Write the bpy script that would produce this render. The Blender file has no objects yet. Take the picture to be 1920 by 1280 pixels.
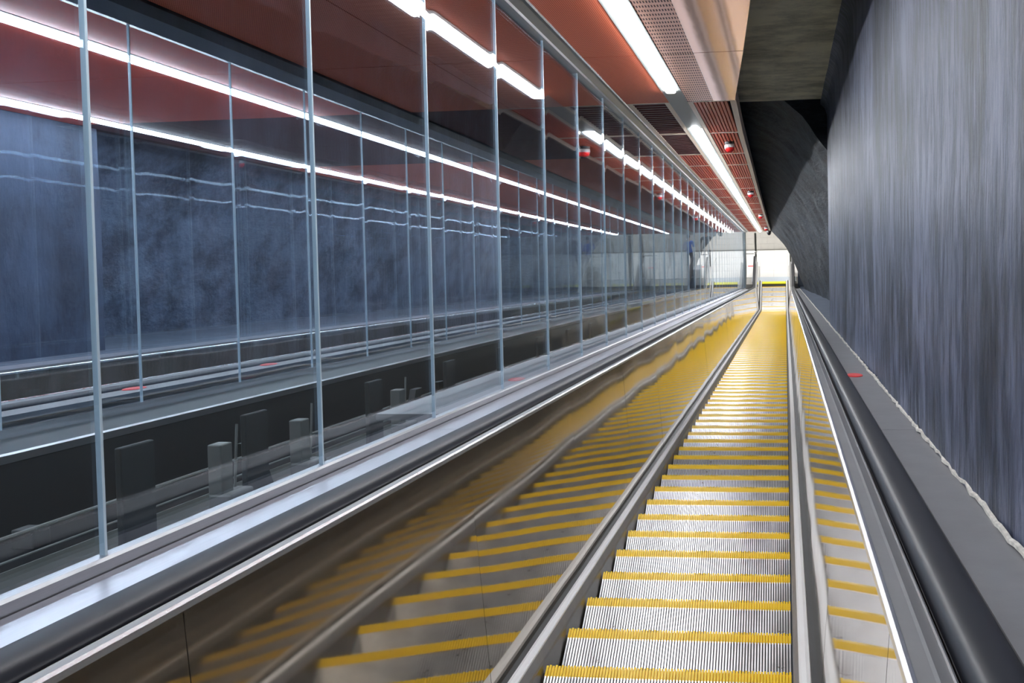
import bpy, bmesh, math, random
from mathutils import Matrix, Vector
random.seed(7)
S = bpy.context.scene
C = S.collection
PI = math.pi

# ------------------------------------------------------------------ camera, world, exposure
Z0 = 23.642                      # camera height above the lower landing
TH = math.radians(30)            # incline of the escalator
c30, s30 = math.cos(TH), math.sin(TH)
RAMP = Matrix.Translation((0, 0, Z0)) @ Matrix.Rotation(-TH, 4, 'X')   # ramp frame: x across, y down the slope, z normal to it

cam = bpy.data.objects.new('camera', bpy.data.cameras.new('camera'))
C.objects.link(cam)
r0 = Vector((0.99160464, 0.12810555, -0.0175843))
r1 = Vector((-0.01217223, -0.04290807, -0.99900487))
r2 = Vector((-0.12873258, 0.99083191, -0.04098851))
R3 = Matrix((r0, -r1, -r2)).transposed().to_4x4()
cam.matrix_world = RAMP @ R3
cam.data.sensor_width = 36
cam.data.lens = 2004.023 * 36 / 1920
cam.data.shift_x = (960 - 1213.53) / 1920
cam.data.shift_y = (595.83 - 640) / 1920
cam.data.clip_start = 0.05
cam.data.clip_end = 200
S.camera = cam

W = bpy.data.worlds.new('world'); S.world = W
W.use_nodes = True
W.node_tree.nodes['Background'].inputs[0].default_value = (0.75, 0.85, 1.0, 1)
W.node_tree.nodes['Background'].inputs[1].default_value = 0.05

S.view_settings.view_transform = 'Standard'
S.view_settings.look = 'None'
S.view_settings.gamma = 1
S.view_settings.use_curve_mapping = False
S.view_settings.exposure = 0.0
LAMP = 46.0          # emission of the strip lights
HALL = 11.0          # emission of the unseen fill lights added over the landing
try:
    S.cycles.max_bounces = 11
    S.cycles.glossy_bounces = 7
    S.cycles.diffuse_bounces = 4
    S.cycles.transparent_max_bounces = 24
except Exception:
    pass

# ------------------------------------------------------------------ materials
def newmat(name):
    m = bpy.data.materials.new(name); m.use_nodes = True
    return m, m.node_tree.nodes, m.node_tree.links, m.node_tree.nodes['Principled BSDF']

def pmat(name, col, rough=.5, metal=0., spec=.5, noise=0., nscale=8., nstretch=(1, 1, 1), bump=0., bscale=40., coat=0., rvar=0., aniso=0.):
    m, N, L, b = newmat(name)
    b.inputs['Base Color'].default_value = (*col, 1)
    b.inputs['Roughness'].default_value = rough
    b.inputs['Metallic'].default_value = metal
    b.inputs['Specular IOR Level'].default_value = spec
    b.inputs['Coat Weight'].default_value = coat
    b.inputs['Coat Roughness'].default_value = .2
    if aniso: b.inputs['Anisotropic'].default_value = aniso
    if noise or bump or rvar:
        tc = N.new('ShaderNodeTexCoord'); mp = N.new('ShaderNodeMapping')
        mp.inputs['Scale'].default_value = nstretch
        L.new(tc.outputs['Object'], mp.inputs[0])
        nz = N.new('ShaderNodeTexNoise'); nz.inputs['Scale'].default_value = nscale
        nz.inputs['Detail'].default_value = 6; nz.inputs['Roughness'].default_value = .6
        L.new(mp.outputs[0], nz.inputs['Vector'])
        if noise:
            mr = N.new('ShaderNodeMapRange')
            mr.inputs['From Min'].default_value = .3; mr.inputs['From Max'].default_value = .7
            mr.inputs['To Min'].default_value = 1 - noise; mr.inputs['To Max'].default_value = 1 + noise
            L.new(nz.outputs[0], mr.inputs[0])
            mx = N.new('ShaderNodeMix'); mx.data_type = 'RGBA'; mx.blend_type = 'MULTIPLY'
            mx.inputs[0].default_value = 1; mx.inputs[6].default_value = (*col, 1)
            L.new(mr.outputs[0], mx.inputs[7]); L.new(mx.outputs[2], b.inputs['Base Color'])
        if rvar:
            mr2 = N.new('ShaderNodeMapRange')
            mr2.inputs['From Min'].default_value = .3; mr2.inputs['From Max'].default_value = .7
            mr2.inputs['To Min'].default_value = max(.02, rough - rvar); mr2.inputs['To Max'].default_value = rough + rvar
            L.new(nz.outputs[0], mr2.inputs[0]); L.new(mr2.outputs[0], b.inputs['Roughness'])
        if bump:
            n2 = N.new('ShaderNodeTexNoise'); n2.inputs['Scale'].default_value = bscale; n2.inputs['Detail'].default_value = 4
            L.new(mp.outputs[0], n2.inputs['Vector'])
            bp = N.new('ShaderNodeBump'); bp.inputs['Strength'].default_value = bump; bp.inputs['Distance'].default_value = .01
            L.new(n2.outputs[0], bp.inputs['Height']); L.new(bp.outputs[0], b.inputs['Normal'])
    return m

def wallmat(name, c0, c1, stretch, bstr=.6, rough=.55, diag=0., pits=None):
    m, N, L, b = newmat(name)
    tc = N.new('ShaderNodeTexCoord'); mp = N.new('ShaderNodeMapping'); mp.inputs['Scale'].default_value = stretch
    mp.inputs['Rotation'].default_value = (diag, 0, 0)
    L.new(tc.outputs['Object'], mp.inputs[0])
    n1 = N.new('ShaderNodeTexNoise'); n1.inputs['Scale'].default_value = 1.; n1.inputs['Detail'].default_value = 9; n1.inputs['Roughness'].default_value = .74
    L.new(mp.outputs[0], n1.inputs['Vector'])
    n3 = N.new('ShaderNodeTexNoise'); n3.inputs['Scale'].default_value = 1.3; n3.inputs['Detail'].default_value = 3
    L.new(tc.outputs['Object'], n3.inputs['Vector'])
    ad = N.new('ShaderNodeMath'); ad.operation = 'MULTIPLY_ADD'; ad.inputs[1].default_value = .8
    L.new(n3.outputs[0], ad.inputs[0]); L.new(n1.outputs[0], ad.inputs[2])
    cr = N.new('ShaderNodeValToRGB')
    cr.color_ramp.elements[0].position = .75; cr.color_ramp.elements[0].color = (*c0, 1)
    cr.color_ramp.elements[1].position = 1.08; cr.color_ramp.elements[1].color = (*c1, 1)
    L.new(ad.outputs[0], cr.inputs[0]); L.new(cr.outputs[0], b.inputs['Base Color'])
    if pits:
        # dark pits and pulled streaks in the paint
        m2 = N.new('ShaderNodeMapping'); m2.inputs['Scale'].default_value = pits; L.new(tc.outputs['Object'], m2.inputs[0])
        n4 = N.new('ShaderNodeTexNoise'); n4.inputs['Scale'].default_value = 1.; n4.inputs['Detail'].default_value = 7; n4.inputs['Roughness'].default_value = .62
        n4.inputs['Distortion'].default_value = .6
        L.new(m2.outputs[0], n4.inputs['Vector'])
        c2 = N.new('ShaderNodeValToRGB'); c2.color_ramp.elements[0].position = .40; c2.color_ramp.elements[0].color = (.34, .36, .42, 1)
        c2.color_ramp.elements[1].position = .55; c2.color_ramp.elements[1].color = (1, 1, 1, 1)
        L.new(n4.outputs[0], c2.inputs[0])
        mm_ = N.new('ShaderNodeMix'); mm_.data_type = 'RGBA'; mm_.blend_type = 'MULTIPLY'; mm_.inputs[0].default_value = 1
        L.new(cr.outputs[0], mm_.inputs[6]); L.new(c2.outputs[0], mm_.inputs[7]); L.new(mm_.outputs[2], b.inputs['Base Color'])
    b.inputs['Roughness'].default_value = rough
    b.inputs['Specular IOR Level'].default_value = .5
    n2 = N.new('ShaderNodeTexNoise'); n2.inputs['Scale'].default_value = 3.; n2.inputs['Detail'].default_value = 8; n2.inputs['Roughness'].default_value = .65
    L.new(mp.outputs[0], n2.inputs['Vector'])
    bp = N.new('ShaderNodeBump'); bp.inputs['Strength'].default_value = bstr; bp.inputs['Distance'].default_value = .03
    L.new(n2.outputs[0], bp.inputs['Height']); L.new(bp.outputs[0], b.inputs['Normal'])
    return m

def glassmat(name, tint, f0=.05, power=1.0):
    m, N, L, b = newmat(name); N.remove(b)
    out = N['Material Output']
    lw = N.new('ShaderNodeLayerWeight'); lw.inputs['Blend'].default_value = .5
    pw = N.new('ShaderNodeMath'); pw.operation = 'POWER'; pw.inputs[1].default_value = 3.6
    L.new(lw.outputs['Facing'], pw.inputs[0])
    ma = N.new('ShaderNodeMath'); ma.operation = 'MULTIPLY_ADD'; ma.inputs[1].default_value = power; ma.inputs[2].default_value = f0
    ma.use_clamp = True
    L.new(pw.outputs[0], ma.inputs[0])
    tr = N.new('ShaderNodeBsdfTransparent'); tr.inputs[0].default_value = (*tint, 1)
    gl = N.new('ShaderNodeBsdfGlossy'); gl.inputs['Roughness'].default_value = 0.0; gl.inputs[0].default_value = (.95, .97, 1, 1)
    mx = N.new('ShaderNodeMixShader')
    L.new(ma.outputs[0], mx.inputs[0]); L.new(tr.outputs[0], mx.inputs[1]); L.new(gl.outputs[0], mx.inputs[2])
    L.new(mx.outputs[0], out.inputs[0])
    return m

def emat(name, col, st):
    m, N, L, b = newmat(name)
    b.inputs['Base Color'].default_value = (.8, .8, .8, 1)
    b.inputs['Emission Color'].default_value = (*col, 1)
    b.inputs['Emission Strength'].default_value = st
    return m

def perfmat(name, col, hole, px, py, r, rough=.3, metal=.6):
    """copper sheet with a regular grid of punched slots"""
    m, N, L, b = newmat(name)
    tc = N.new('ShaderNodeTexCoord'); sp = N.new('ShaderNodeSeparateXYZ'); L.new(tc.outputs['Object'], sp.inputs[0])
    def cell(sock, pitch, frac):
        a = N.new('ShaderNodeMath'); a.operation = 'DIVIDE'; a.inputs[1].default_value = pitch; L.new(sock, a.inputs[0])
        f = N.new('ShaderNodeMath'); f.operation = 'FRACT'; L.new(a.outputs[0], f.inputs[0])
        g = N.new('ShaderNodeMath'); g.operation = 'LESS_THAN'; g.inputs[1].default_value = frac; L.new(f.outputs[0], g.inputs[0])
        return g.outputs[0]
    u = cell(sp.outputs[0], px, r); v = cell(sp.outputs[1], py, r)
    mu = N.new('ShaderNodeMath'); mu.operation = 'MULTIPLY'; L.new(u, mu.inputs[0]); L.new(v, mu.inputs[1])
    mx = N.new('ShaderNodeMix'); mx.data_type = 'RGBA'; mx.inputs[6].default_value = (*col, 1); mx.inputs[7].default_value = (*hole, 1)
    L.new(mu.outputs[0], mx.inputs[0]); L.new(mx.outputs[2], b.inputs['Base Color'])
    mr = N.new('ShaderNodeMapRange'); mr.inputs['To Min'].default_value = rough; mr.inputs['To Max'].default_value = .9
    L.new(mu.outputs[0], mr.inputs[0]); L.new(mr.outputs[0], b.inputs['Roughness'])
    mm = N.new('ShaderNodeMapRange'); mm.inputs['To Min'].default_value = metal; mm.inputs['To Max'].default_value = 0
    L.new(mu.outputs[0], mm.inputs[0]); L.new(mm.outputs[0], b.inputs['Metallic'])
    b.inputs['Specular IOR Level'].default_value = .2
    return m

M = dict(
    wall=wallmat('blue_painted_concrete', (.014, .022, .046), (.150, .168, .255), (1, 6.0, 1.1), 1., .42, 0., (1, 11, 3.2)),
    wallfar=wallmat('navy_painted_concrete', (.011, .020, .050), (.040, .065, .125), (1, 1.6, 1.2), .5, .6),
    rockfar=wallmat('mottled_navy_shotcrete', (.012, .022, .050), (.085, .125, .20), (2, 2.4, 4), 1., .6, .7),
    rock=wallmat('dark_blue_shotcrete', (.004, .007, .012), (.028, .038, .054), (2, 2.2, 9), 1., .6, .9),
    soffit=wallmat('raw_concrete', (.34, .31, .20), (.74, .69, .47), (2.0, 3.2, 1), .4, .7),
    ledge=pmat('blue_ledge_paint', (.10, .125, .175), .6, noise=.25, nscale=3, bump=.4, bscale=14),
    bead=pmat('cream_sealant', (.62, .58, .52), .8, noise=.3, nscale=30, bump=.8, bscale=60),
    deck=pmat('grey_deck_steel', (.26, .26, .27), .42, .35, noise=.08, nscale=6, bump=.03, bscale=200),
    plate=pmat('pale_blue_grey_floor_plate', (.55, .62, .70), .35, .1),
    ledgep=pmat('teal_grey_ledge', (.045, .065, .075), .4, .2),
    brushed=pmat('bright_brushed_deck', (.66, .66, .72), .32, .85, noise=.05, nscale=4, nstretch=(30, 1, 30), bump=.02, bscale=60),
    ideck=pmat('grey_inner_deck', (.27, .27, .275), .5, .0, .4, noise=.06, nscale=6),
    satin=pmat('satin_steel', (.52, .52, .53), .28, .9, noise=.05, nscale=5, nstretch=(40, 1, 40)),
    bright=pmat('bright_aluminium', (.86, .86, .88), .22, .85),
    whitealu=pmat('pale_aluminium_edge', (.92, .92, .94), .35, .0),
    lowskirt=pmat('dark_brown_skirt', (.035, .024, .012), .3),
    mirror=pmat('polished_bronze_steel', (.47, .42, .355), .045, .87, rvar=.02, nscale=3),
    skirt=pmat('grey_skirt_coating', (.22, .22, .235), .45, .0, noise=.12, nscale=12, nstretch=(1, .5, 1)),
    gap=pmat('black_gap_fill', (.01, .01, .011), .6),
    rubber=pmat('black_handrail_rubber', (.016, .017, .023), .45, 0, .35, coat=.0),
    tread=pmat('cast_aluminium_tread', (.74, .74, .75), .33, .75, noise=.16, nscale=7, rvar=.08),
    groove=pmat('dark_step_body', (.09, .09, .095), .5, .6),
    yellow=pmat('yellow_demarcation', (1.0, .66, .012), .38, 0, .5, noise=.05, nscale=20),
    comb=pmat('yellow_comb', (.85, .85, .02), .4),
    copper=pmat('copper_ceiling', (.85, .11, .06), .4, 0, .15, noise=.04, nscale=3),
    coppergloss=pmat('polished_copper', (.72, .40, .27), .07, .9, bump=.10, bscale=1.3, nstretch=(2.2, .5, 1)),
    perf=perfmat('perforated_copper', (.82, .42, .31), (.03, .008, .006), .0176, .104, .5, .2, .5),
    perffine=perfmat('fine_perforated_copper', (.92, .21, .10), (.34, .05, .02), .012, .022, .5, .42, .0),
    slat=pmat('red_brown_slat', (.78, .11, .04), .45, 0, .15),
    louvre=pmat('dark_louvre', (.12, .035, .035), .5, .0, .15),
    cream=pmat('cream_ceiling_frame', (.92, .72, .56), .4, .0),
    plenum=pmat('black_plenum', (.012, .012, .014), .9),
    beam=pmat('graphite_beam', (.055, .06, .065), .3, .5),
    housing=pmat('grey_lamp_housing', (.38, .40, .38), .5, .2),
    lampwhite=emat('lamp_diffuser', (.93, .96, 1.0), LAMP),
    hallfill=emat('hall_fill_glow', (1.0, .98, .94), HALL),
    hallfillback=emat('hall_fill_glow_back', (1.0, .98, .95), HALL * 1.6),  # stronger glow for the added lights nearest the back wall
    glass=glassmat('clear_glass', (.88, .93, .965), .045, .62),
    seal=pmat('pale_blue_glass_edge', (.58, .70, .78), .25, 0, .6),
    tile=pmat('cream_wall_tile', (.72, .70, .66), .45, noise=.05, nscale=2),
    floort=pmat('pale_floor_tile', (.80, .80, .79), .25, noise=.04, nscale=2),
    grout=pmat('grey_grout', (.42, .41, .39), .8),
    red=pmat('red_plastic', (.80, .02, .02), .35),
    redmark=pmat('red_enamel', (.85, .06, .06), .4),
    white=pmat('white_plastic', (.80, .80, .80), .4),
    black=pmat('black_plastic', (.015, .015, .017), .35),
    truss=pmat('grey_truss_steel', (.06, .064, .064), .6, .2, noise=.12, nscale=4),
    darkface=pmat('charcoal_cladding', (.045, .045, .047), .55, .2),
    pit=pmat('dusty_pit_lining', (.11, .11, .105), .8, noise=.3, nscale=5),
    cable=pmat('grey_conduit', (.24, .24, .22), .5, .3),
    ycable=pmat('yellow_cable', (.5, .38, .05), .5),
    post=pmat('grey_green_post', (.16, .17, .16), .35, .7),
    bluebox=pmat('slate_cabinet_paint', (.10, .12, .16), .5),
    skin=pmat('skin', (.55, .32, .23), .5), hair=pmat('dark_hair', (.02, .015, .012), .6),
    blueshirt=pmat('blue_cloth', (.03, .14, .62), .8), darkcloth=pmat('dark_cloth', (.02, .025, .03), .8),
    trousers=pmat('navy_cloth', (.03, .035, .06), .8),
)

M['rubber'].node_tree.nodes['Principled BSDF'].inputs['IOR'].default_value = 1.5

# ------------------------------------------------------------------ builders
WM = {}
def setw(o, parent, w):
    WM[o.name] = w
    if parent is not None:
        o.parent = parent
        o.matrix_local = WM[parent.name].inverted() @ w
    else:
        o.matrix_world = w

def tag(o, label=None, cat=None, group=None, kind=None):
    if label: o['label'] = label
    if cat: o['category'] = cat
    if group: o['group'] = group
    if kind: o['kind'] = kind
    return o

def ramp_at(x, s, n): return RAMP @ Matrix.Translation((x, s, n))
def world_at(x, y, z): return Matrix.Translation((x, y, z))

def empty(name, w, label=None, cat=None, group=None, kind=None, parent=None):
    o = bpy.data.objects.new(name, None); C.objects.link(o); o.empty_display_size = .1
    setw(o, parent, w); return tag(o, label, cat, group, kind)

def mesh_of(bm, name, mats, smooth=False):
    me = bpy.data.meshes.new(name)
    bmesh.ops.recalc_face_normals(bm, faces=bm.faces)
    bm.to_mesh(me); bm.free()
    for m in (mats if isinstance(mats, (list, tuple)) else [mats]): me.materials.append(m)
    if smooth:
        for p in me.polygons: p.use_smooth = True
        me.set_sharp_from_angle(angle=math.radians(38))
    return me

def put(name, me, parent=None, w=None):
    o = bpy.data.objects.new(name, me); C.objects.link(o)
    setw(o, parent, w if w is not None else Matrix.Identity(4)); return o

def mk(name, bm, mat, parent=None, w=None, smooth=False):
    return put(name, mesh_of(bm, name, mat, smooth), parent, w)

def B(): return bmesh.new()
def box(bm, x0, x1, y0, y1, z0, z1, mi=0):
    v = [bm.verts.new(p) for p in ((x0, y0, z0), (x1, y0, z0), (x1, y1, z0), (x0, y1, z0), (x0, y0, z1), (x1, y0, z1), (x1, y1, z1), (x0, y1, z1))]
    for f in ((3, 2, 1, 0), (4, 5, 6, 7), (0, 1, 5, 4), (1, 2, 6, 5), (2, 3, 7, 6), (3, 0, 4, 7)):
        bm.faces.new([v[i] for i in f]).material_index = mi
    return bm

def bevbox(x0, x1, y0, y1, z0, z1, b=.004, seg=2):
    bm = box(B(), x0, x1, y0, y1, z0, z1)
    bmesh.ops.bevel(bm, geom=bm.edges[:], offset=b, segments=seg, affect='EDGES', profile=.5)
    return bm

def loft(bm, rings, closed=True, caps=True, mi=0):
    """rings: lists of equally many points"""
    R = [[bm.verts.new(p) for p in r] for r in rings]
    n = len(R[0])
    for a, b in zip(R, R[1:]):
        for i in range(n if closed else n - 1):
            j = (i + 1) % n
            bm.faces.new((a[i], a[j], b[j], b[i])).material_index = mi
    if caps and closed:
        bm.faces.new(R[0][::-1]); bm.faces.new(R[-1])
    return bm

def prism(prof, s0, s1, bm=None):
    """profile (x, n) drawn out along the slope from s0 to s1"""
    bm = bm or B()
    return loft(bm, [[(x, s0, n) for x, n in prof], [(x, s1, n) for x, n in prof]])

def tube(bm, pts, r, seg=8):
    rings = []
    for i, p in enumerate(pts):
        p = Vector(p)
        d = (Vector(pts[min(i + 1, len(pts) - 1)]) - Vector(pts[max(i - 1, 0)])).normalized()
        up = Vector((0, 0, 1)) if abs(d.z) < .9 else Vector((0, 1, 0))
        a = d.cross(up).normalized(); b = a.cross(d).normalized()
        rings.append([p + a * r * math.cos(2 * PI * k / seg) + b * r * math.sin(2 * PI * k / seg) for k in range(seg)])
    return loft(bm, rings)

def lathe(bm, prof, seg=20, mi=None):
    """prof: (r, z); axis z"""
    R = [[bm.verts.new((r * math.cos(2 * PI * k / seg), r * math.sin(2 * PI * k / seg), z)) for k in range(seg)] for r, z in prof]
    for q, (a, b) in enumerate(zip(R, R[1:])):
        for i in range(seg):
            j = (i + 1) % seg
            f = bm.faces.new((a[i], a[j], b[j], b[i]))
            if mi: f.material_index = mi[q]
    bm.faces.new(R[0][::-1]); bm.faces.new(R[-1])
    return bm

# the path every escalator profile follows: reference line through the step nosings (world y, z), slope then level
H = 1.60                                   # camera above nosing line, square to the slope
S_END = 44.5
def slope_pt(s, n=-H): return (s * c30 + n * s30, Z0 - s * s30 + n * c30)
E_END = slope_pt(S_END)                    # z = about 0
BR = 1.6                                   # bend radius
tl = BR * math.tan(TH / 2)
F_END = 40.35
def make_path(s0, s1n=None, n_end=F_END):
    """list of (y, z, angle-from-slope normal): points along the nosing line and unit normal (y,z)"""
    P = []
    y0, z0 = slope_pt(s0)
    nrm = (s30, c30)
    P.append((y0, z0, nrm[0], nrm[1]))
    yb, zb = E_END[0] - tl * c30, E_END[1] + tl * s30
    cy, cz = yb + BR * nrm[0], zb + BR * nrm[1]
    K = 6
    for k in range(K + 1):
        a = TH * (1 - k / K)
        ny, nz = math.sin(a), math.cos(a)
        P.append((cy - BR * ny, cz - BR * nz, ny, nz))
    P.append((n_end, E_END[1], 0., 1.))
    return P
def sweep(prof, path, bm=None):
    """prof: (x, height above the nosing line); world coordinates"""
    bm = bm or B()
    return loft(bm, [[(x, y + h * ny, z + h * nz) for x, h in prof] for y, z, ny, nz in path])

S0 = -4.0                                  # everything starts this far behind the camera
# ------------------------------------------------------------------ the setting
# right lining wall and its soffit
def grid_wall(prof_in, prof_out, s0, s1, ns, amp, seed):
    rnd = random.Random(seed)
    from mathutils import noise
    bm = B()
    rings = []
    for i in range(ns + 1):
        s = s0 + (s1 - s0) * i / ns
        ring = []
        for k, (x, n) in enumerate(prof_in):
            d = amp * noise.noise(Vector((s * .9 + seed, n * .8, x * .8))) + amp * .35 * noise.noise(Vector((s * 4, n * 1.5, seed)))
            ring.append((x + d, s, n + d * .3))
        ring += [(x, s, n) for x, n in prof_out]
        rings.append(ring)
    return loft(bm, rings)
pin = [(.52, -.95)] + [(.52, -.66 + 2.46 * k / 20) for k in range(21)] + [(.515, 1.88), (.49, 1.95), (.44, 2.0)]
pout = [(.44, 2.3), (.95, 2.3), (.95, -.95)]
tag(mk('wall_right', grid_wall(pin, pout, S0, 13.1, 60, .012, 3), M['wall'], None, RAMP, True), 'tall blue grey painted concrete wall with vertical streaks right of the escalator', kind='structure')
bm = prism([(.44, 2.0), (-.75, 2.0), (-.75, 2.3), (.44, 2.3)], S0, 12.7)
tag(mk('ceiling_soffit', bm, M['soffit'], None, RAMP), 'olive grey concrete soffit at the upper right', kind='structure')
# rock wall beyond, an arch that narrows towards the landing
arch = [(.72, -.70), (.66, -.5), (.55, -.23), (.44, .05), (.35, .28), (.2, .62), (.08, .84), (-.04, 1.03), (-.24, 1.26), (-.54, 1.59), (-.9, 1.85), (-1.4, 2.05)]
from mathutils import noise
def rock(s_from, s_to, sign=1, off=0.):
    bm = B(); rings = []
    ns = 110
    for i in range(ns + 1):
        s = s_from + (s_to - s_from) * i / ns
        g = (41 - s)
        ring = []
        for q in range(34):
            t = q / 33 * (len(arch) - 1); a = int(min(t, len(arch) - 2)); u = t - a
            x = arch[a][0] * (1 - u) + arch[a + 1][0] * u; n = arch[a][1] * (1 - u) + arch[a + 1][1] * u
            hgt = max(0, (n + .7)) / 2.7
            x += .0188 * g * (1 + .5 * hgt); n += .012 * g * hgt
            d = .05 * noise.noise(Vector((s * .8, n * 2.2, 4.))) + .03 * noise.noise(Vector((s * 2.7, n * 5., 9.)))
            if g < 1: d *= .3
            ring.append((sign * (x + d) + off, s, n + d * .5 * hgt))
        ring += [(sign * -1.4 + off, s, 3.4), (sign * 2.2 + off, s, 3.4), (sign * 2.2 + off, s, -.9)]
        rings.append(ring)
    return loft(bm, rings)
tag(mk('wall_rock', rock(13.1, 41), M['rock'], None, RAMP, True), 'dark rough sprayed rock arch beyond the smooth blue wall', kind='structure')
tag(mk('trim_1', box(B(), .50, 2.0, 13.1, 41.3, -.95, -.68), M['ledge'], None, RAMP), 'blue grey ledge at the foot of the dark rock wall', kind='structure')
# rough cream bead where the deck meets the wall
bm = B(); pts = []
s = S0
rr = random.Random(5)
while s < 41:
    pts.append((.515 + rr.uniform(-.006, .006), s, -.632 + rr.uniform(-.004, .006))); s += .06 if s < 14 else .3
tube(bm, pts, .008, 5)
tag(mk('trim_2', bm, M['bead'], None, RAMP), 'rough cream mortar line between deck and wall', kind='structure')

# twin escalator's own wall on the far left
LEFT_S = 10.1
AX = -2.66                                   # mirror axis between the two escalators
def mir(prof): return [(2 * AX - x, n) for x, n in prof]
tag(mk('wall_left', grid_wall([(-6.9, n) for x, n in pin[:-3]] + [(-6.9, 2.3)], [(-7.3, 2.3), (-7.3, -.95)], S0, LEFT_S, 60, .012, 8), M['wallfar'], None, RAMP, True), 'navy painted concrete wall far left beyond both glass screens', kind='structure')
tag(mk('wall_left_rock', rock(LEFT_S, 41, -1, -7.35), M['rockfar'], None, RAMP, True), kind='structure')
tag(mk('trim_3', box(B(), -9.6, -6.15, S0, 41.3, -.95, -.68), M['ledge'], None, RAMP), kind='structure')

# ceiling: dark slab above, panels hung below it as its parts
HC = 1.56
bm = B(); box(bm, -7.6, -.55, S0, 41.6, 1.70, 1.9)
ceil = tag(mk('ceiling', bm, M['plenum'], None, RAMP), 'sloping copper red ceiling of framed panels', kind='structure')

joints = [-2.9, -.67, 1.3, 3.3, 5.4, 7.64, 9.79, 12.03, 14.15, 15.65, 17.85, 20.08]
while joints[-1] < 40: joints.append(joints[-1] + 2.24)
joints[-1] = 41.5
def edge_x(s):
    tab = [(-4, .08), (3.3, .02), (6.07, -.17), (7.64, -.276), (9.79, -.435), (12, -.462), (20, -.50), (29, -.53), (42, -.55)]
    for (a, xa), (b, xb) in zip(tab, tab[1:]):
        if s <= b: return xa + (xb - xa) * (s - a) / (b - a)
    return tab[-1][1]
def quadslab(bm, pts, z0, z1, mi=0):
    lo = [bm.verts.new((x, y, z0)) for x, y in pts]; hi = [bm.verts.new((x, y, z1)) for x, y in pts]
    bm.faces.new(lo[::-1]).material_index = mi; bm.faces.new(hi).material_index = mi
    n = len(pts)
    for i in range(n):
        j = (i + 1) % n
        bm.faces.new((lo[i], lo[j], hi[j], hi[i])).material_index = mi

GAP = .008
slat_mesh = {}
def framed_panel(x0a, x0b, x1a, x1b, s0, s1, kind, fine):
    """frame with slats; x0a/x0b left edge at s0/s1, x1a/x1b right edge. kind: 'long' slats run down the slope, 'cross' run across"""
    fw = .045
    cx = (x0a + x1a) / 2; base = ramp_at(cx, s0, HC)
    bm = B()
    def q(u0, u1, v0, v1, z0=0., z1=.05):
        def X(u, v):
            t = (v - s0) / (s1 - s0)
            L_ = x0a + (x0b - x0a) * t; R_ = x1a + (x1b - x1a) * t
            return (L_ + u if u >= 0 else R_ + u) - cx
        quadslab(bm, [(X(u0, v0), v0 - s0), (X(u1, v0), v0 - s0), (X(u1, v1), v1 - s0), (X(u0, v1), v1 - s0)], z0, z1)
    q(0, fw, s0, s1); q(-fw, -1e-6, s0, s1)
    def X2(u, v):
        return u
    t0, t1 = s0 + .0, s0 + fw * .8
    q(fw, -fw, t0, t1); q(fw, -fw, s1 - fw * .5, s1 - GAP)
    fr = mk('panel_frame', bm, M['cream'], ceil, base)
    mat = M['louvre'] if kind == 'cross' else M['slat']
    xl, xr = max(x0a, x0b) + fw, min(x1a, x1b) - fw
    ss0, ss1 = s0 + fw * .8, s1 - fw * .5
    bk = B(); quadslab(bk, [(x0a + fw - cx, ss0 - s0), (x1a - fw - cx, ss0 - s0), (x1b - fw - cx, ss1 - s0), (x0b + fw - cx, ss1 - s0)], .045, .055)
    mk('panel_backing', bk, M['plenum'] if fine else mat, fr, base)
    def one(L_):
        return box(B(), 0, .026, 0, L_, .004, .03)
    if kind == 'cross':
        n = 16; W_ = xr - xl + .02
        pitch = (ss1 - ss0) / n
        key = ('c', round(W_, 3))
        if key not in slat_mesh: slat_mesh[key] = mesh_of(box(B(), 0, W_, 0, .07, .004, .03), 'slat', mat)
        for k in range(n): put('slat', slat_mesh[key], fr, ramp_at(xl - .01, ss0 + pitch * k + .02, HC))
    else:
        L_ = ss1 - ss0 - .0
        n = int((xr - xl) / .034)
        if fine:
            key = ('l', round(L_, 3))
            if key not in slat_mesh: slat_mesh[key] = mesh_of(one(L_), 'slat', mat)
            for k in range(n): put('slat', slat_mesh[key], fr, ramp_at(xl + (xr - xl) * (k + .12) / n, ss0, HC))
        else:
            b2 = B()
            for k in range(n):
                xx = xl + (xr - xl) * (k + .12) / n - cx
                box(b2, xx, xx + .026, ss0 - s0, ss1 - s0, .004, .03)
            tag(mk('slats', b2, mat, fr, base), kind='stuff')

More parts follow.
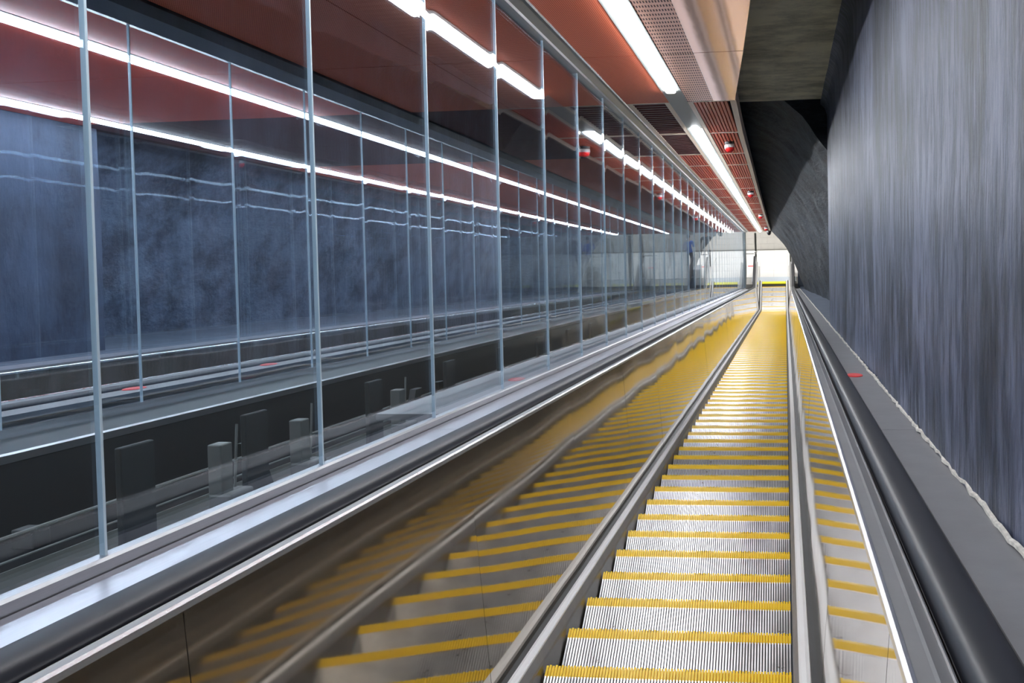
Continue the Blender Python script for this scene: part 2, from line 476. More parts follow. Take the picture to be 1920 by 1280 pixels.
LX0, LX1 = -1.035, -.865                  # lamp channel
for i, (a, b) in enumerate(zip(joints, joints[1:])):
    ea, eb = edge_x(a), edge_x(b - .001)
    if a < 9.7:
        # near panels: perforated field with a polished margin, flaring to the right
        bm = B(); quadslab(bm, [(0, 0), (.235, 0), (.235, b - a - GAP * 1.5), (0, b - a - GAP * 1.5)], 0, .03)
        pn = mk('ceiling_panel', bm, M['perf'], ceil, ramp_at(LX1, a, HC))
        bm = B(); quadslab(bm, [(.235, 0), (ea - LX1, 0), (eb - LX1, b - a - GAP * 1.5), (.235, b - a - GAP * 1.5)], 0, .03)
        tag(mk('panel_margin', bm, M['coppergloss'], pn, ramp_at(LX1, a, HC)), 'polished copper margin')
        # left of the lamp: finely perforated
        bm = B(); quadslab(bm, [(-1.425, 0), (LX0, 0), (LX0, b - a - GAP), (-1.425, b - a - GAP)], 0, .03)
        mk('ceiling_panel', bm, M['perffine'], ceil, ramp_at(0, a, HC))
    else:
        framed_panel(LX1, LX1, ea, eb, a, b, 'long', a < 24)
        framed_panel(-1.425, -1.425, LX0, LX0, a, b, 'cross' if a < 14 else 'long', a < 24)
    # over the open pit between the glass screens
    for x0, x1 in ((-2.52, -1.62), (-3.48, -2.53)):
        bm = B(); quadslab(bm, [(x0, 0), (x1, 0), (x1, b - a - GAP), (x0, b - a - GAP)], 0, .03)
        mk('ceiling_panel', bm, M['louvre'] if 9.7 < a < 14 else M['perffine'], ceil, ramp_at(0, a, HC))
    for x0, x1 in ((-4.40, -3.80), (-6.88, -4.58)):
        bm = B(); quadslab(bm, [(x0, 0), (x1, 0), (x1, b - a - GAP), (x0, b - a - GAP)], 0, .03)
        mk('ceiling_panel', bm, M['louvre'] if 9.7 < a < 14 else (M['copper'] if a < 9.7 else M['slat']), ceil, ramp_at(0, a, HC))
# cream edge fascia of the far part
bm = B()
prev = None
for a, b in ((9.79, 12.03), (12.03, 20.08), (20.08, 29), (29, 41.5)):
    ea, eb = edge_x(a), edge_x(b)
    quadslab(bm, [(ea, a), (ea + .012, a), (eb + .012, b), (eb, b)], HC - .004, HC + .14)
tag(mk('edge_fascia', bm, M['cream'], ceil, RAMP), 'cream edge strip')

# landing hall at the foot
hall_z = 4.27
FX0, FX1 = -9.0, 2.6
bm = box(B(), FX0, FX1, 39.95, 43.2, -.35, -.03)
floor = tag(mk('floor', bm, M['grout'], None, world_at(0, 0, 0)), 'pale tiled landing floor at the foot', kind='structure')
tile_me = mesh_of(box(B(), 0, .592, 0, .592, -.03, 0), 'tile', M['floort'])
y = 40.5
while y < 42.8:
    x = -5.9
    while x < 1.3:
        put('tile', tile_me, floor, world_at(x, y, 0)); x += .6
    y += .6
bm = box(B(), FX0, FX1, 43.02, 43.3, -.3, hall_z + .2)
bw = tag(mk('wall_back', bm, M['grout'], None, world_at(0, 0, 0)), 'cream tiled wall at the end of the landing', kind='structure')
wt = mesh_of(box(B(), 0, .594, 42.99, 43.03, 0, .294), 'tile', M['tile'])
for r in range(6):
    for k in range(13): put('tile', wt, bw, world_at(-5.9 + k * .6 - (.3 if r % 2 else 0), 0, .005 + r * .3))
tag(mk('wall_hall_right', box(B(), FX1, FX1 + .2, 35.5, 43.3, -.3, hall_z + .2), M['tile'], None, world_at(0, 0, 0)), kind='structure')
tag(mk('wall_hall_left', box(B(), FX0 - .2, FX0, 35.5, 43.3, -.3, hall_z + .2), M['tile'], None, world_at(0, 0, 0)), kind='structure')
tag(mk('ceiling_hall', box(B(), FX0, FX1, 36.8, 43.3, hall_z, hall_z + .2), M['tile'], None, world_at(0, 0, 0)), kind='structure')
tag(mk('floor_side', box(B(), .62, FX1, 35.0, 39.95, -.35, 0), M['ledge'], None, world_at(0, 0, 0)), kind='structure')

# pit between the two glass screens
bm = B(); box(bm, -3.60, -1.62, S0, 41, -2.3, -2.15)
tag(mk('floor_pit', bm, M['pit'], None, RAMP), 'dusty grey lining of the open truss pit', kind='structure')

# ------------------------------------------------------------------ escalators
NR = 80
def step_meshes():
    pitch = 1.0 / NR
    body = B()
    prof = [(-.412, -.010), (-.003, -.010), (-.006, -.05), (-.03, -.14), (-.06, -.235), (-.10, -.24), (-.41, -.06)]
    loft(body, [[(-.5, y, z) for y, z in prof], [(.5, y, z) for y, z in prof]])
    cle = B(); yel = B(); ris = B()
    for k in range(NR):
        x0 = -.5 + pitch * k + pitch * .22; x1 = x0 + pitch * .56
        box(cle, x0, x1, -.41, -.052, -.011, 0)
        box(yel, x0 - .001, x1 + .001, -.052, .004 if k % 2 else 0, -.011, .0005)
    box(yel, -.5, .5, -.050, -.0025, -.0105, -.0085)
    for k in range(0, NR):
        x0 = -.5 + pitch * k + pitch * .22; x1 = x0 + pitch * .56
        pr = [(.002, -.011), (-.001, -.05), (-.024, -.14), (-.055, -.235), (-.065, -.235), (-.03, -.14), (-.008, -.05), (-.006, -.011)]
        loft(ris, [[(x0, y, z) for y, z in pr], [(x1, y, z) for y, z in pr]])
    return (mesh_of(body, 'step', M['groove']), mesh_of(cle, 'tread_cleats', M['tread']), mesh_of(yel, 'yellow_edge', M['yellow']), mesh_of(ris, 'riser_cleats', M['groove']))
SM = step_meshes()

def escalator(xc, label, outer_l, outer_r, gl):
    base = world_at(xc, E_END[0], 0)
    root = empty('escalator', base, label, 'escalator', gl)
    ID = world_at(0, 0, 0)
    # steps
    y_first = slope_pt(4.24 - .4619 * 11)[0]
    k = 0
    yb = E_END[0] - tl * c30; ye = E_END[0] + tl
    while True:
        y = y_first + .4 * k; k += 1
        if y > 40.0: break
        if y < yb: z = E_END[1] + (E_END[0] - y) * s30 / c30
        elif y < ye: z = E_END[1] + BR - math.sqrt(max(0, BR * BR - (ye - y) ** 2))
        else: z = E_END[1]
        st = put('step', SM[0], root, world_at(xc, y, z))
        put('tread_cleats', SM[1], st, world_at(xc, y, z)); put('yellow_edge', SM[2], st, world_at(xc, y, z))
        put('riser_cleats', SM[3], st, world_at(xc, y, z))
    # comb and floor plate
    mk('comb_plate', box(B(), xc - .53, xc + .53, 39.92, 40.10, -.02, .012), M['comb'], root, ID)
    mk('floor_plate', box(B(), xc - .95, xc + .95, 40.10, 40.5, -.1, .004), M['plate'], root, ID)
    path = make_path(S0)
    pathn = make_path(S0, n_end=40.1)
    for sg in (-1, 1):
        def P(l): return [(xc + sg * u, h) for u, h in l]
        side = 'left' if sg < 0 else 'right'
        mk('skirt_panel', sweep(P([(.506, -.42), (.506, .018), (.53, .018), (.53, -.42)]), pathn), M['lowskirt'], root, ID)
        mk('skirt_strip', sweep(P([(.506, .018), (.509, .03), (.526, .060), (.534, .060), (.534, .018)]), pathn), M['skirt'], root, ID)
        mk('skirt_moulding', sweep(P([(.525, .056), (.528, .066), (.536, .071), (.555, .069), (.570, .062), (.574, .052), (.53, .045)]), pathn), M['whitealu'], root, ID)
        mk('dark_gap', sweep(P([(.53, .02), (.53, .045), (.61, .058), (.61, .02)]), pathn), M['gap'], root, ID)  # black strip, shade of the gap below the panel put into its colour
        # polished inner panels, one by one
        s = S0 + .3; L_ = 1.87
        rnd = random.Random(11 + sg)
        while s < S_END - .4:
            s1 = min(s + L_, S_END - .42)
            bm = B(); rings = []
            nb = 10
            amp = rnd.uniform(.0004, .0012) * rnd.choice((-1, 1, 1))
            for i in range(nb + 1):
                t = i / nb; ss = s + .0015 + (s1 - s - .003) * t
                ring = []
                for q in range(7):
                    v = q / 6
                    u = .598 + (.671 - .598) * v + amp * math.sin(PI * t) * math.sin(PI * v) + .0007 * math.sin(7 * t + 3 * v + s)
                    ring.append((sg * u, ss, -H + .055 + (.972 - .055) * v))
                ring += [(sg * (.671 + .02), ss, -H + .972), (sg * (.598 + .02), ss, -H + .055)]
                rings.append(ring)
            loft(bm, rings)
            mk('inner_panel', bm, M['mirror'], root, RAMP @ Matrix.Translation((xc, 0, 0)), True)
            s = s1
            if s > S_END - .45: break
        # last pieces through the bend and along the level
        pb = [p for p in make_path(S_END - .42, n_end=40.1)]
        pb[0] = (*slope_pt(S_END - .42), s30, c30)
        mk('inner_panel', sweep(P([(.598, .055), (.671, .972), (.691, .972), (.618, .055)]), pb), M['mirror'], root, ID)
        mk('panel_cap', sweep(P([(.666, .966), (.668, .978), (.676, .982), (.684, .978), (.684, .966)]), pathn), M['bright'], root, ID)
        mk('inner_deck', sweep(P([(.684, .965), (.684, .976), (.715, .969), (.722, .969), (.752, .949), (.752, .92), (.684, .92)]), pathn), M['ideck'], root, ID)
        mk('deck_bead', sweep(P([(.748, .94), (.749, .951), (.752, .954), (.756, .951), (.756, .94)]), pathn), M['bright'], root, ID)
        mk('dark_gap', sweep(P([(.744, .86), (.744, .90), (.868, .90), (.868, .86)]), pathn), M['gap'], root, ID)  # black strip, shade of the handrail recess put into its colour
        mk('handrail_guide', sweep(P([(.785, .89), (.785, .932), (.848, .932), (.848, .89)]), pathn), M['satin'], root, ID)
        # handrail: C section with rounded shoulders, turning down into the newel
        hr = [(.790, .925), (.776, .926), (.769, .932), (.767, .942), (.768, .955), (.771, .966), (.778, .975), (.788, .980), (.802, .983), (.816, .984), (.832, .983), (.846, .980), (.856, .974), (.862, .965), (.863, .950), (.862, .936), (.856, .927), (.842, .925)]
        ph = make_path(S0, n_end=40.55)
        yl, zl, _, _ = ph[-1]
        rn = .34
        cyc = yl; czc = zl + .955 - rn
        for k in range(1, 12):
            a = PI * k / 11
            ny, nz = math.sin(a), math.cos(a)
            ph.append((cyc + rn * ny - .955 * ny, czc + rn * nz - .955 * nz, ny, nz))
        mk('handrail', sweep(P(hr), ph), M['rubber'], root, ID, True)
        nw = B()
        ring = []
        for k in range(15):
            a = PI * k / 14
            ring.append((cyc + (rn - .02) * math.sin(a), czc + (rn - .02) * math.cos(a)))
        ring += [(cyc - .5, czc - rn + .02), (cyc - .5, zl + .9), (cyc - .4, czc + rn - .02)]
        loft(nw, [[(xc + sg * .755, y, z) for y, z in ring], [(xc + sg * .875, y, z) for y, z in ring]])
        mk('newel', nw, M['satin'], root, ID)
        mk('newel_base', box(B(), min(xc + sg * .62, xc + sg * .90), max(xc + sg * .62, xc + sg * .90), 39.9, 40.85, 0, .36), M['satin'], root, ID)
        # outer deck in lengths
        out = outer_l if sg < 0 else outer_r
        ui = .868; uo = abs(out - xc)
        dm = mesh_of(box(B(), min(sg * ui, sg * uo), max(sg * ui, sg * uo), 0, 2.996, -.03, 0), 'outer_deck', M['deck'] if sg > 0 else M['brushed'])
        s = 7.35 - 3 * 4
        while s < 39.9:
            put('outer_deck', dm, root, ramp_at(xc, s, -.64)); s += 3.0
        cl = B(); box(cl, min(sg * (uo - .02), sg * (uo - .3)), max(sg * (uo - .02), sg * (uo - .3)), S0, 41.6, -1.9, -.675)
        mk('truss_cladding', cl, M['darkface'], root, RAMP @ Matrix.Translation((xc, 0, 0)))
    return root
XC = -.494
escalator(XC, 'near escalator with silver grooved steps and yellow step edges', -1.50, .515, None)
XT = 2 * AX - XC
escalator(XT, 'second escalator running parallel beyond both glass screens', -6.16, -3.79, None)

# ------------------------------------------------------------------ glass screens
pane_meshes = []
PW = 1.142
for v in range(5):
    rnd = random.Random(40 + v)
    bm = B(); rings = []
    amp = rnd.uniform(-.0002, .0007); tilt = rnd.uniform(-.0007, .0007)
    nb = 40
    for i in range(nb + 1):
        t = i / nb; y = .006 + (PW - .012) * t
        e = min(t, 1 - t)
        edge = .0008 * math.exp(-(e / .045) ** 2)           # the roll at the tempered edges
        x = amp * math.sin(PI * t) ** 1.0 + tilt * (t - .5) + edge
        xs = []
        for q in range(9):
            w_ = x + .00004 * math.sin(6 * t + q * .9 + v)
            xs.append((w_, y, -.70 + (1.535 + .70) * q / 8))
        rings.append([(x_ + .006, y_, z_) for x_, y_, z_ in xs] + [(x_ - .006, y_, z_) for x_, y_, z_ in xs[::-1]])
    loft(bm, rings)
    pane_meshes.append(mesh_of(bm, 'pane', M['glass'], True))
seal_me = mesh_of(box(B(), -.007, .007, -.004, .004, -.70, 1.535), 'joint_seal', M['seal'])
def screen(X, label, grp, s_first, s_last, dz=0.):
    root = empty('glass_screen', ramp_at(X, s_first, -.70), label, 'glass screen')
    s = s_first; k = 0
    while s < s_last:
        put('pane', pane_meshes[(k * 2 + k // 3) % 5], root, ramp_at(X, s, dz))
        put('joint_seal', seal_me, root, ramp_at(X, s, dz))
        s += PW; k += 1
    put('joint_seal', seal_me, root, ramp_at(X, s, dz))
    return root, s
g1, s1e = screen(-1.53, 'near glass screen left of the near escalator, standing on its deck', None, 2.205 - 5 * PW, 40.6)
g2, s2e = screen(-3.76, 'far glass screen seen through the near one, under its own dark beam', None, 4.68 - 7 * PW, 40.6, -.035)
# top beams (hollow folded section with a bright lip) and shoes
mk('top_beam', prism([(-1.425, 1.55), (-1.43, 1.60), (-1.61, 1.60), (-1.61, 1.545), (-1.56, 1.525), (-1.50, 1.525), (-1.455, 1.55)], S0, 41.5), M['beam'], g1, RAMP)
tag(mk('beam_lip', prism([(-1.418, 1.549), (-1.430, 1.546), (-1.430, 1.552), (-1.418, 1.556)], S0, 41.5), M['bright'], g1, RAMP), 'bright lip')
mk('glass_channel', prism([(-1.50, 1.505), (-1.50, 1.526), (-1.56, 1.526), (-1.56, 1.505)], S0, 41.5), M['satin'], g1, RAMP)
mk('top_beam', prism([(-3.49, 1.545), (-3.49, 1.60), (-3.80, 1.60), (-3.80, 1.505), (-3.73, 1.49), (-3.52, 1.49)], S0, 41.5), M['beam'], g2, RAMP)
mk('base_channel', prism([(-1.505, -.645), (-1.505, -.615), (-1.515, -.61), (-1.545, -.61), (-1.555, -.615), (-1.555, -.71), (-1.505, -.71)], S0, 41.0), M['satin'], g1, RAMP)
mk('base_channel', prism([(-3.735, -.72), (-3.735, -.695), (-3.785, -.695), (-3.785, -.75), (-3.735, -.75)], S0, 41.0), M['bright'], g2, RAMP)
tag(mk('ledge_plate', prism([(-3.37, -.74), (-3.735, -.74), (-3.735, -.77), (-3.37, -.77)], S0, 41.0), M['ledgep'], g2, RAMP), 'grey ledge plate')
mk('ledge_lip', prism([(-3.345, -.735), (-3.36, -.728), (-3.375, -.735), (-3.36, -.77), (-3.345, -.77)], S0, 41.0), M['satin'], g2, RAMP)
mk('ledge_fascia', prism([(-3.35, -.77), (-3.38, -.77), (-3.38, -1.95), (-3.35, -1.95)], S0, 41.0), M['darkface'], g2, RAMP)
# tapered end post of the near screen
bm = loft(B(), [[(-1.56, -.06, -.7), (-1.50, -.06, -.7), (-1.50, .0, -.7), (-1.56, .0, -.7)], [(-1.585, -.07, .0), (-1.475, -.07, .0), (-1.475, .08, .0), (-1.585, .08, .0)], [(-1.575, -.07, 1.53), (-1.485, -.07, 1.53), (-1.485, .07, 1.53), (-1.575, .07, 1.53)]])
mk('end_post', bm, M['post'], g1, ramp_at(0, s1e + .1, 0))

# ------------------------------------------------------------------ strip lamps
def lamp(x, s0, s1, label, group=None, hw=.042):
    root = empty('strip_lamp', ramp_at(x, s0, HC), label, 'ceiling lamp', group)
    hb = B()
    prof = [(-.085, -.003), (-.085, .08), (.085, .08), (.085, -.003), (.058, -.003), (.052, .012), (-.052, .012), (-.058, -.003)]
    loft(hb, [[(a, 0, b) for a, b in prof], [(a, s1 - s0 - .006, b) for a, b in prof]])
    mk('housing', hb, M['housing'], root, ramp_at(x, s0, HC))
    db = B(); pr = [(-hw, .012), (-hw, -.014), (-hw * .85, -.022), (-hw * .5, -.026), (hw * .5, -.026), (hw * .85, -.022), (hw, -.014), (hw, .012)]
    loft(db, [[(a, .004, b) for a, b in pr], [(a, s1 - s0 - .010, b) for a, b in pr]])
    mk('diffuser', db, M['lampwhite'], root, ramp_at(x, s0, HC))
    return root
LXC = -.95
lamp(LXC, -2.3, 3.4, 'strip lamp above the camera, out of the picture at the top')
lamp(LXC, 3.405, 9.15, 'nearest white strip lamp at the top centre, before the unlit gap')
hb = B()
prof = [(-.085, .002), (-.085, .08), (.085, .08), (.085, .002)]
loft(hb, [[(a, 0, b) for a, b in prof], [(a, 2.37, b) for a, b in prof]])
o = mk('blank_cover', hb, M['housing'], None, ramp_at(LXC, 9.16, HC)); tag(o, 'unlit grey cover bridging the gap between two strip lamps', 'lamp cover')
lamp(LXC, 11.55, 17.8, 'strip lamp just past the grey cover, beside the first alarm')
lamp(LXC, 17.81, 24.0, 'strip lamp on the near ceiling beside the second alarm')
lamp(LXC, 24.01, 32.5, 'strip lamp on the near ceiling beside the third alarm')
lamp(LXC, 32.51, 41.3, 'farthest strip lamp on the near ceiling, just above the landing')
TX = -4.49
for a_, b_, l_ in ((-2.3, 9.6, 'strip lamp high at the far left, second row beyond the far glass screen'), (9.61, 22.0, 'strip lamp of the outermost row, middle length'), (22.01, 41.3, 'strip lamp of the outermost row, farthest length')):
    lamp(-6.5, a_, b_, l_)
lamp(TX, -2.3, 7.12, 'strip lamp over the second escalator, leftmost in the picture', hw=.046)
lamp(TX, 7.13, 16.3, 'strip lamp over the second escalator, following the leftmost one', hw=.046)
lamp(TX, 16.31, 28.0, 'strip lamp over the middle of the second escalator', hw=.046)
lamp(TX, 28.01, 41.3, 'farthest strip lamp over the second escalator', hw=.046)
for i, (x, y, lab) in enumerate(((-.5, 38.6, 'unseen square fill light added over the near escalator foot'), (-.5, 42.2, 'unseen square fill light added over the near landing floor'), (-4.8, 38.6, 'unseen square fill light added over the second escalator foot'), (-4.8, 42.2, 'unseen square fill light added over the second landing floor'))):
    r = empty('landing_fill_light', world_at(x, y, hall_z), lab, 'fill light')  # out of view, added to brighten the landing floor and back wall
    mk('frame', box(B(), -.85, .85, -.75, .75, -.04, 0), M['white'], r, world_at(x, y, hall_z))
    mk('diffuser', box(B(), -.8, .8, -.7, .7, -.055, -.04), M['hallfillback' if y > 40 else 'hallfill'], r, world_at(x, y, hall_z))

# ------------------------------------------------------------------ alarms, camera
def alarm(s, lab, x=-.646):
    w = ramp_at(x, s, HC) @ Matrix.Scale(-1, 4, (0, 0, 1))
    w = RAMP @ Matrix.Translation((x, s, HC)) @ Matrix.Rotation(PI, 4, 'X')
    r = empty('smoke_alarm', w, lab, 'alarm', 'red and white alarms under the near ceiling')
    mk('base', lathe(B(), [(.058, -.01), (.058, .018), (.05, .022), (.03, .026)]), M['black'], r, w, True)
    mk('collar', lathe(B(), [(.04, .024), (.056, .028), (.060, .036), (.060, .062), (.058, .066)]), M['white'], r, w, True)
    mk('dome', lathe(B(), [(.056, .064), (.058, .07), (.052, .092), (.040, .110), (.022, .122), (.006, .125)]), M['red'], r, w, True)
alarm(12.9, 'red and white alarm hanging under the ceiling, nearest of the four')
alarm(20.8, 'red and white alarm hanging under the ceiling, second nearest')
alarm(29.1, 'red and white alarm hanging under the ceiling, third nearest')
alarm(37.5, 'red and white alarm hanging under the ceiling, farthest one')
w = RAMP @ Matrix.Translation((-.60, 41.1, HC)) @ Matrix.Rotation(PI, 4, 'X')
r = empty('security_camera', w, 'small black dome camera at the far end of the near ceiling', 'camera')
mk('base', lathe(B(), [(.09, -.01), (.09, .05), (.08, .06)]), M['black'], r, w, True)
mk('dome', lathe(B(), [(.078, .058), (.078, .09), (.062, .13), (.035, .155), (.008, .165)]), M['black'], r, w, True)

pl = mesh_of(box(B(), -1.98, -1.60, 0, 2.994, -.03, 0), 'cover_plate', M['deck'])
s = 4.95
while s < 40:
    put('cover_plate', pl, g1, ramp_at(0, s, -.655)); s += 3.
# red deck markers
def marker(x, s, lab, n=-.64):
    bm = B(); R_ = []
    for k in range(20):
        a = 2 * PI * k / 20
        R_.append((.05 * math.cos(a) * (1 if abs(math.cos(a)) < .9 else 1), .10 * math.sin(a)))
    for z0, z1, f in ((0, .004, 1), ):
        loft(bm, [[(p * 1, q, 0) for p, q in R_], [(p, q, .004) for p, q in R_], [(p * .85, q * .9, .007) for p, q in R_]])
    tag(mk('deck_marker', bm, M['redmark'], None, ramp_at(x, s, n)), lab, 'deck marker')
marker(.41, 6.6, 'flat red marker on the grey deck beside the right blue wall')
marker(-1.70, 6.6, 'flat red marker on the deck just behind the near glass screen', -.655)
marker(2 * AX + 1.40, 7.7, 'flat red marker on the second escalator deck, right of two')
marker(2 * AX + 1.40, 6.0, 'flat red marker on the second escalator deck, left of two')

# ------------------------------------------------------------------ truss pit between the screens
PX = -2.3
def upright(s, wdt, lab, top=-.57, x=PX, d=.025):
    o = mk('truss_upright', bevbox(-d / 2, d / 2, -wdt / 2, wdt / 2, -2.15, top, .004, 1), M['truss'], None, ramp_at(x, s, 0))
    return tag(o, lab, 'truss post', 'grey truss uprights in the pit')
names = ['broad grey steel post in the pit, nearest to the camera', 'broad grey steel post in the pit, second nearest', 'broad grey steel post in the pit, third nearest', 'broad grey steel post in the pit, fourth nearest', 'broad grey steel post in the pit, fifth nearest', 'broad grey steel post in the pit, sixth nearest', 'broad grey steel post in the pit, seventh nearest', 'broad grey steel post in the pit, eighth nearest']
for k in range(8):
    upright(3.51 + .86 * k * (1 if k < 2 else 1.0) + (0 if k < 2 else .5 * (k - 1)), .20, names[k])
nm = ['thin bracket post rising beside the nearest broad pit post', 'thin bracket post between the second and third broad pit posts', 'thin bracket post between the third and fourth broad pit posts']
for k, s in enumerate((4.08, 4.80, 6.1)):
    r = empty('bracket_post', ramp_at(PX, s, -2.15), nm[k], 'bracket')
    mk('upright', bevbox(-.03, .03, -.045, .045, -2.15, -.66, .004, 1), M['cable'], r, ramp_at(PX, s, 0))
    mk('foot', bevbox(-.05, .05, -.05, .14, -1.5, -.86, .01, 2), M['cable'], r, ramp_at(PX + .02, s, 0))
    mk('stay_rod', tube(B(), [(0, .1, -.95), (0, .14, -.60)], .006), M['cable'], r, ramp_at(PX, s, 0))
for k, (s, ds) in enumerate(((4.6, .45), (5.95, -.4), (7.3, .5))):
    bm = loft(B(), [[(-.02, -.06, -1.5), (.02, -.06, -1.5), (.02, .06, -1.5), (-.02, .06, -1.5)], [(-.02, -.06 - ds, -.72), (.02, -.06 - ds, -.72), (.02, .06 - ds, -.72), (-.02, .06 - ds, -.72)]])
    tag(mk('diagonal_brace', bm, M['truss'], None, ramp_at(PX - .1, s + .35, 0)), ['slanting grey brace beyond the second broad pit post', 'slanting grey brace between the third and fourth broad pit posts', 'slanting grey brace beyond the fourth broad pit post'][k], 'brace')
# cable tray with slots, conduits and a yellow cable
r = empty('cable_tray', ramp_at(-2.65, S0, -1.05), 'slotted grey cable tray running down the pit below the glass', 'cable tray')
mk('tray', prism([(-2.72, -1.00), (-2.72, -1.06), (-2.52, -1.06), (-2.52, -1.00), (-2.525, -1.00), (-2.525, -1.055), (-2.715, -1.055), (-2.715, -1.00)], S0, 24), M['cable'], r, RAMP)
slot = mesh_of(box(B(), -.012, .012, 0, .035, 0, .003), 'slot', M['gap'])
s = 2.5
while s < 9: put('slot', slot, r, ramp_at(-2.62, s, -1.0555)); s += .07
for k, (x, n, rad, mt, lab) in enumerate(((-2.60, -1.035, .005, 'ycable', 'thin yellow cable lying along the slotted tray'), (-2.86, -.93, .008, 'cable', 'pale grey conduit highest on the pit side'), (-2.75, -.98, .005, 'cable', 'thin grey conduit beside the yellow cable'), (-2.45, -1.0, .008, 'truss', 'dark grey conduit lowest in the pit, nearest the glass'))):
    bm = B(); pts = []
    s = S0
    while s < 24: pts.append((x + (.012 * math.sin(s * 1.9) if mt == 'ycable' else 0), s, n)); s += .5
    tube(bm, pts, rad, 8)
    tag(mk('conduit', bm, M[mt], None, RAMP, True), lab, 'conduit')
# handrail drive boxes in the pit
for k, s in enumerate((3.0, 3.85, 5.3)):
    w = ramp_at(-2.98, s, -.96)
    r = empty('junction_box', w, ['small grey junction box in the pit left of the nearest broad post', 'small grey junction box between the first two broad pit posts', 'small grey junction box beyond the second broad pit post'][k], 'junction box')
    mk('case', bevbox(-.05, .05, -.05, .05, -.08, 0, .008), M['truss'], r, w)
    mk('gland', tube(B(), [(0, .045, -.04), (0, .09, -.04)], .012), M['cable'], r, w)

# ------------------------------------------------------------------ landing furniture
for k, (x, h, lab) in enumerate(((-1.27, 1.92, 'tall slim steel post at the left of the near escalator foot'), (.235, 1.12, 'shorter steel post at the right of the near escalator foot'))):
    w = world_at(x, 41.0, 0)
    r = empty('steel_post', w, lab, 'post')
    mk('shaft', lathe(B(), [(.045, 0), (.045, h - .02), (.04, h)], 14), M['post'], r, w, True)
    mk('fitting', lathe(B(), [(.046, .92), (.07, .94), (.07, 1.03), (.046, 1.05)], 14), M['bright'], r, w, True)
    mk('foot_plate', lathe(B(), [(.09, 0), (.09, .012), (.07, .016)], 16), M['satin'], r, w)
for k, (x0, x1, lab) in enumerate(((-1.90, -1.345, 'short rail running left from the tall post'), (.31, 1.0, 'short rail running right from the shorter post'))):
    tag(mk('rail', tube(B(), [(x0, 41., .9), (x1, 41., .9)], .018), M['post'], None, world_at(0, 0, 0)), lab, 'rail')
w = world_at(.74, 39.85, 0)
r = empty('cabinet', w, 'slate blue cabinet standing on the landing below the rock arch', 'cabinet')
mk('body', bevbox(-.22, .35, -.2, .2, 0, .93, .01), M['bluebox'], r, w)
dr = mk('door', bevbox(-.20, .33, -.215, -.2, .05, .90, .004), M['bluebox'], r, w)
mk('handle', bevbox(.26, .28, -.235, -.215, .45, .55, .003), M['satin'], dr, w)
for k, (x, lab) in enumerate(((.60, 'short red stripe on the landing floor, right of the posts'), (-1.52, 'short red stripe on the landing floor, left of the tall post'))):
    tag(mk('floor_stripe', bevbox(-.13, .13, 41.45, 41.53, .001, .006, .002), M['redmark'], None, world_at(x, 0, 0)), lab, 'floor marking')

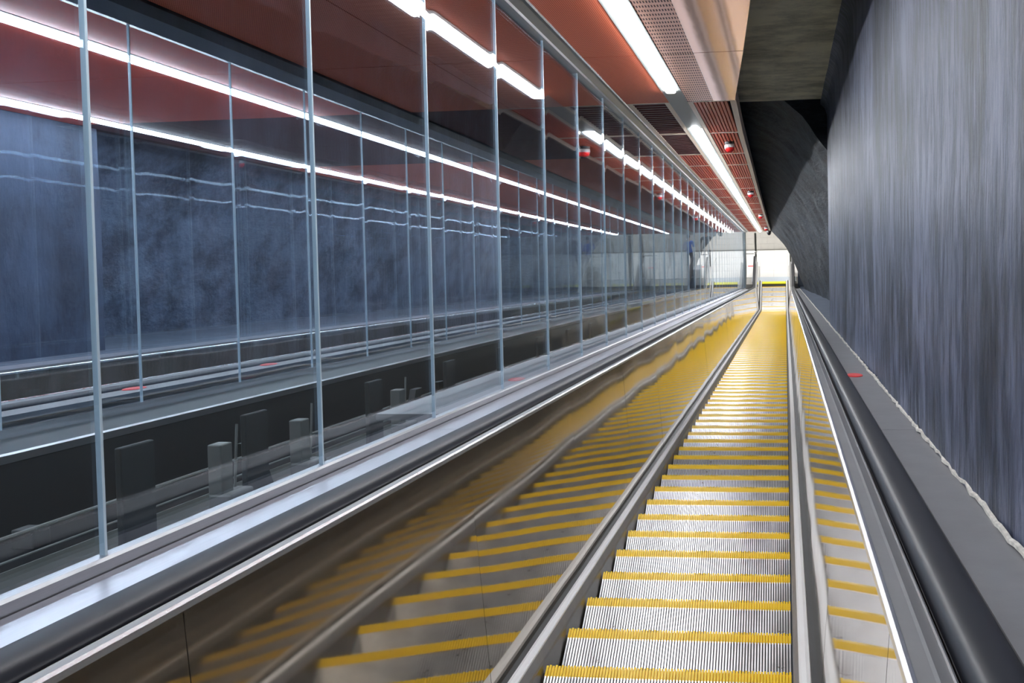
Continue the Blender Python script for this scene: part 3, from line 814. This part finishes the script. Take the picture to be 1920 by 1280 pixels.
# people waiting at the far landing, glimpsed through the glass
def person(x, y, face, shirt, label, arm=0., bag=False):
    w = world_at(x, y, 0) @ Matrix.Rotation(face, 4, 'Z')
    r = empty('person', w, label, 'person')
    V = [(0, 0, .95, .14, .11), (0, 0, 1.12, .13, .10), (0, .0, 1.30, .16, .11), (0, 0, 1.42, .13, .09), (0, 0, 1.50, .055, .055), (0, -.01, 1.585, .07, .08), (0, -.01, 1.68, .075, .09), (0, -.005, 1.74, .05, .06)]
    E = [(i, i + 1) for i in range(7)]
    def add(p, q):
        V.append(p); E.append((q, len(V) - 1)); return len(V) - 1
    for sg in (-1, 1):
        h = add((sg * .10, 0, .88, .095, .095), 0); kn = add((sg * .11, -.02 * sg, .48, .06, .06), h); an = add((sg * .12, .03, .09, .042, .045), kn); add((sg * .13, -.13, .035, .035, .03), an)
        sh = add((sg * .19, 0, 1.40, .06, .06), 3); el = add((sg * .25, .03, 1.13, .042, .042), sh)
        ay = -.28 if arm else -.06; az = 1.32 if arm else .88
        wr = add((sg * (.16 if arm else .26), ay, az, .03, .03), el); add((sg * (.12 if arm else .26), ay - .06, az + (.05 if arm else -.1), .03, .02), wr)
    me = bpy.data.meshes.new('body'); me.from_pydata([v[:3] for v in V], E, [])
    o = put('body', me, r, w)
    md = o.modifiers.new('skin', 'SKIN'); 
    for i, v in enumerate(V):
        me.skin_vertices[0].data[i].radius = v[3:5] if False else (v[3], v[4])
    me.skin_vertices[0].data[0].use_root = True
    o.modifiers.new('sub', 'SUBSURF').levels = 1
    o.modifiers['sub'].render_levels = 2
    # colour by height: shirt, trousers, skin
    m, N, L, b = newmat('clothing_' + shirt)
    tc = N.new('ShaderNodeTexCoord'); sp = N.new('ShaderNodeSeparateXYZ'); L.new(tc.outputs['Object'], sp.inputs[0])
    cr = N.new('ShaderNodeValToRGB'); cr.color_ramp.interpolation = 'CONSTANT'
    dv = N.new('ShaderNodeMath'); dv.operation = 'DIVIDE'; dv.inputs[1].default_value = 2.; L.new(sp.outputs[2], dv.inputs[0]); L.new(dv.outputs[0], cr.inputs[0])
    sc = {'blue': (.03, .14, .62), 'dark': (.02, .025, .03)}[shirt]
    e = cr.color_ramp.elements; e[0].position = 0; e[0].color = (.03, .035, .06, 1); e[1].position = .47; e[1].color = (*sc, 1)
    e2 = e.new(.745); e2.color = (.55, .32, .23, 1)
    L.new(cr.outputs[0], b.inputs['Base Color']); b.inputs['Roughness'].default_value = .8
    me.materials.append(m)
    hb = B(); bmesh.ops.create_uvsphere(hb, u_segments=14, v_segments=10, radius=1.)
    for v in hb.verts:
        v.co = Vector((v.co.x * .088, v.co.y * .10 + .012, v.co.z * .095 + 1.705))
    bmesh.ops.delete(hb, geom=[v for v in hb.verts if v.co.z < 1.66 and v.co.y < .03], context='VERTS')
    bmesh.ops.solidify(hb, geom=hb.faces[:], thickness=.006)
    mk('hair', hb, M['hair'], r, w, True)
person(-4.2, 41.2, .5, 'blue', 'person in a bright blue shirt with raised hands at the far landing', arm=1)
person(-3.45, 41.6, .1, 'dark', 'person in dark clothes standing right of the blue shirt at the landing')
person(-5.0, 41.5, -.3, 'dark', 'person in dark clothes standing left of the blue shirt at the landing')

bpy.context.view_layer.update()
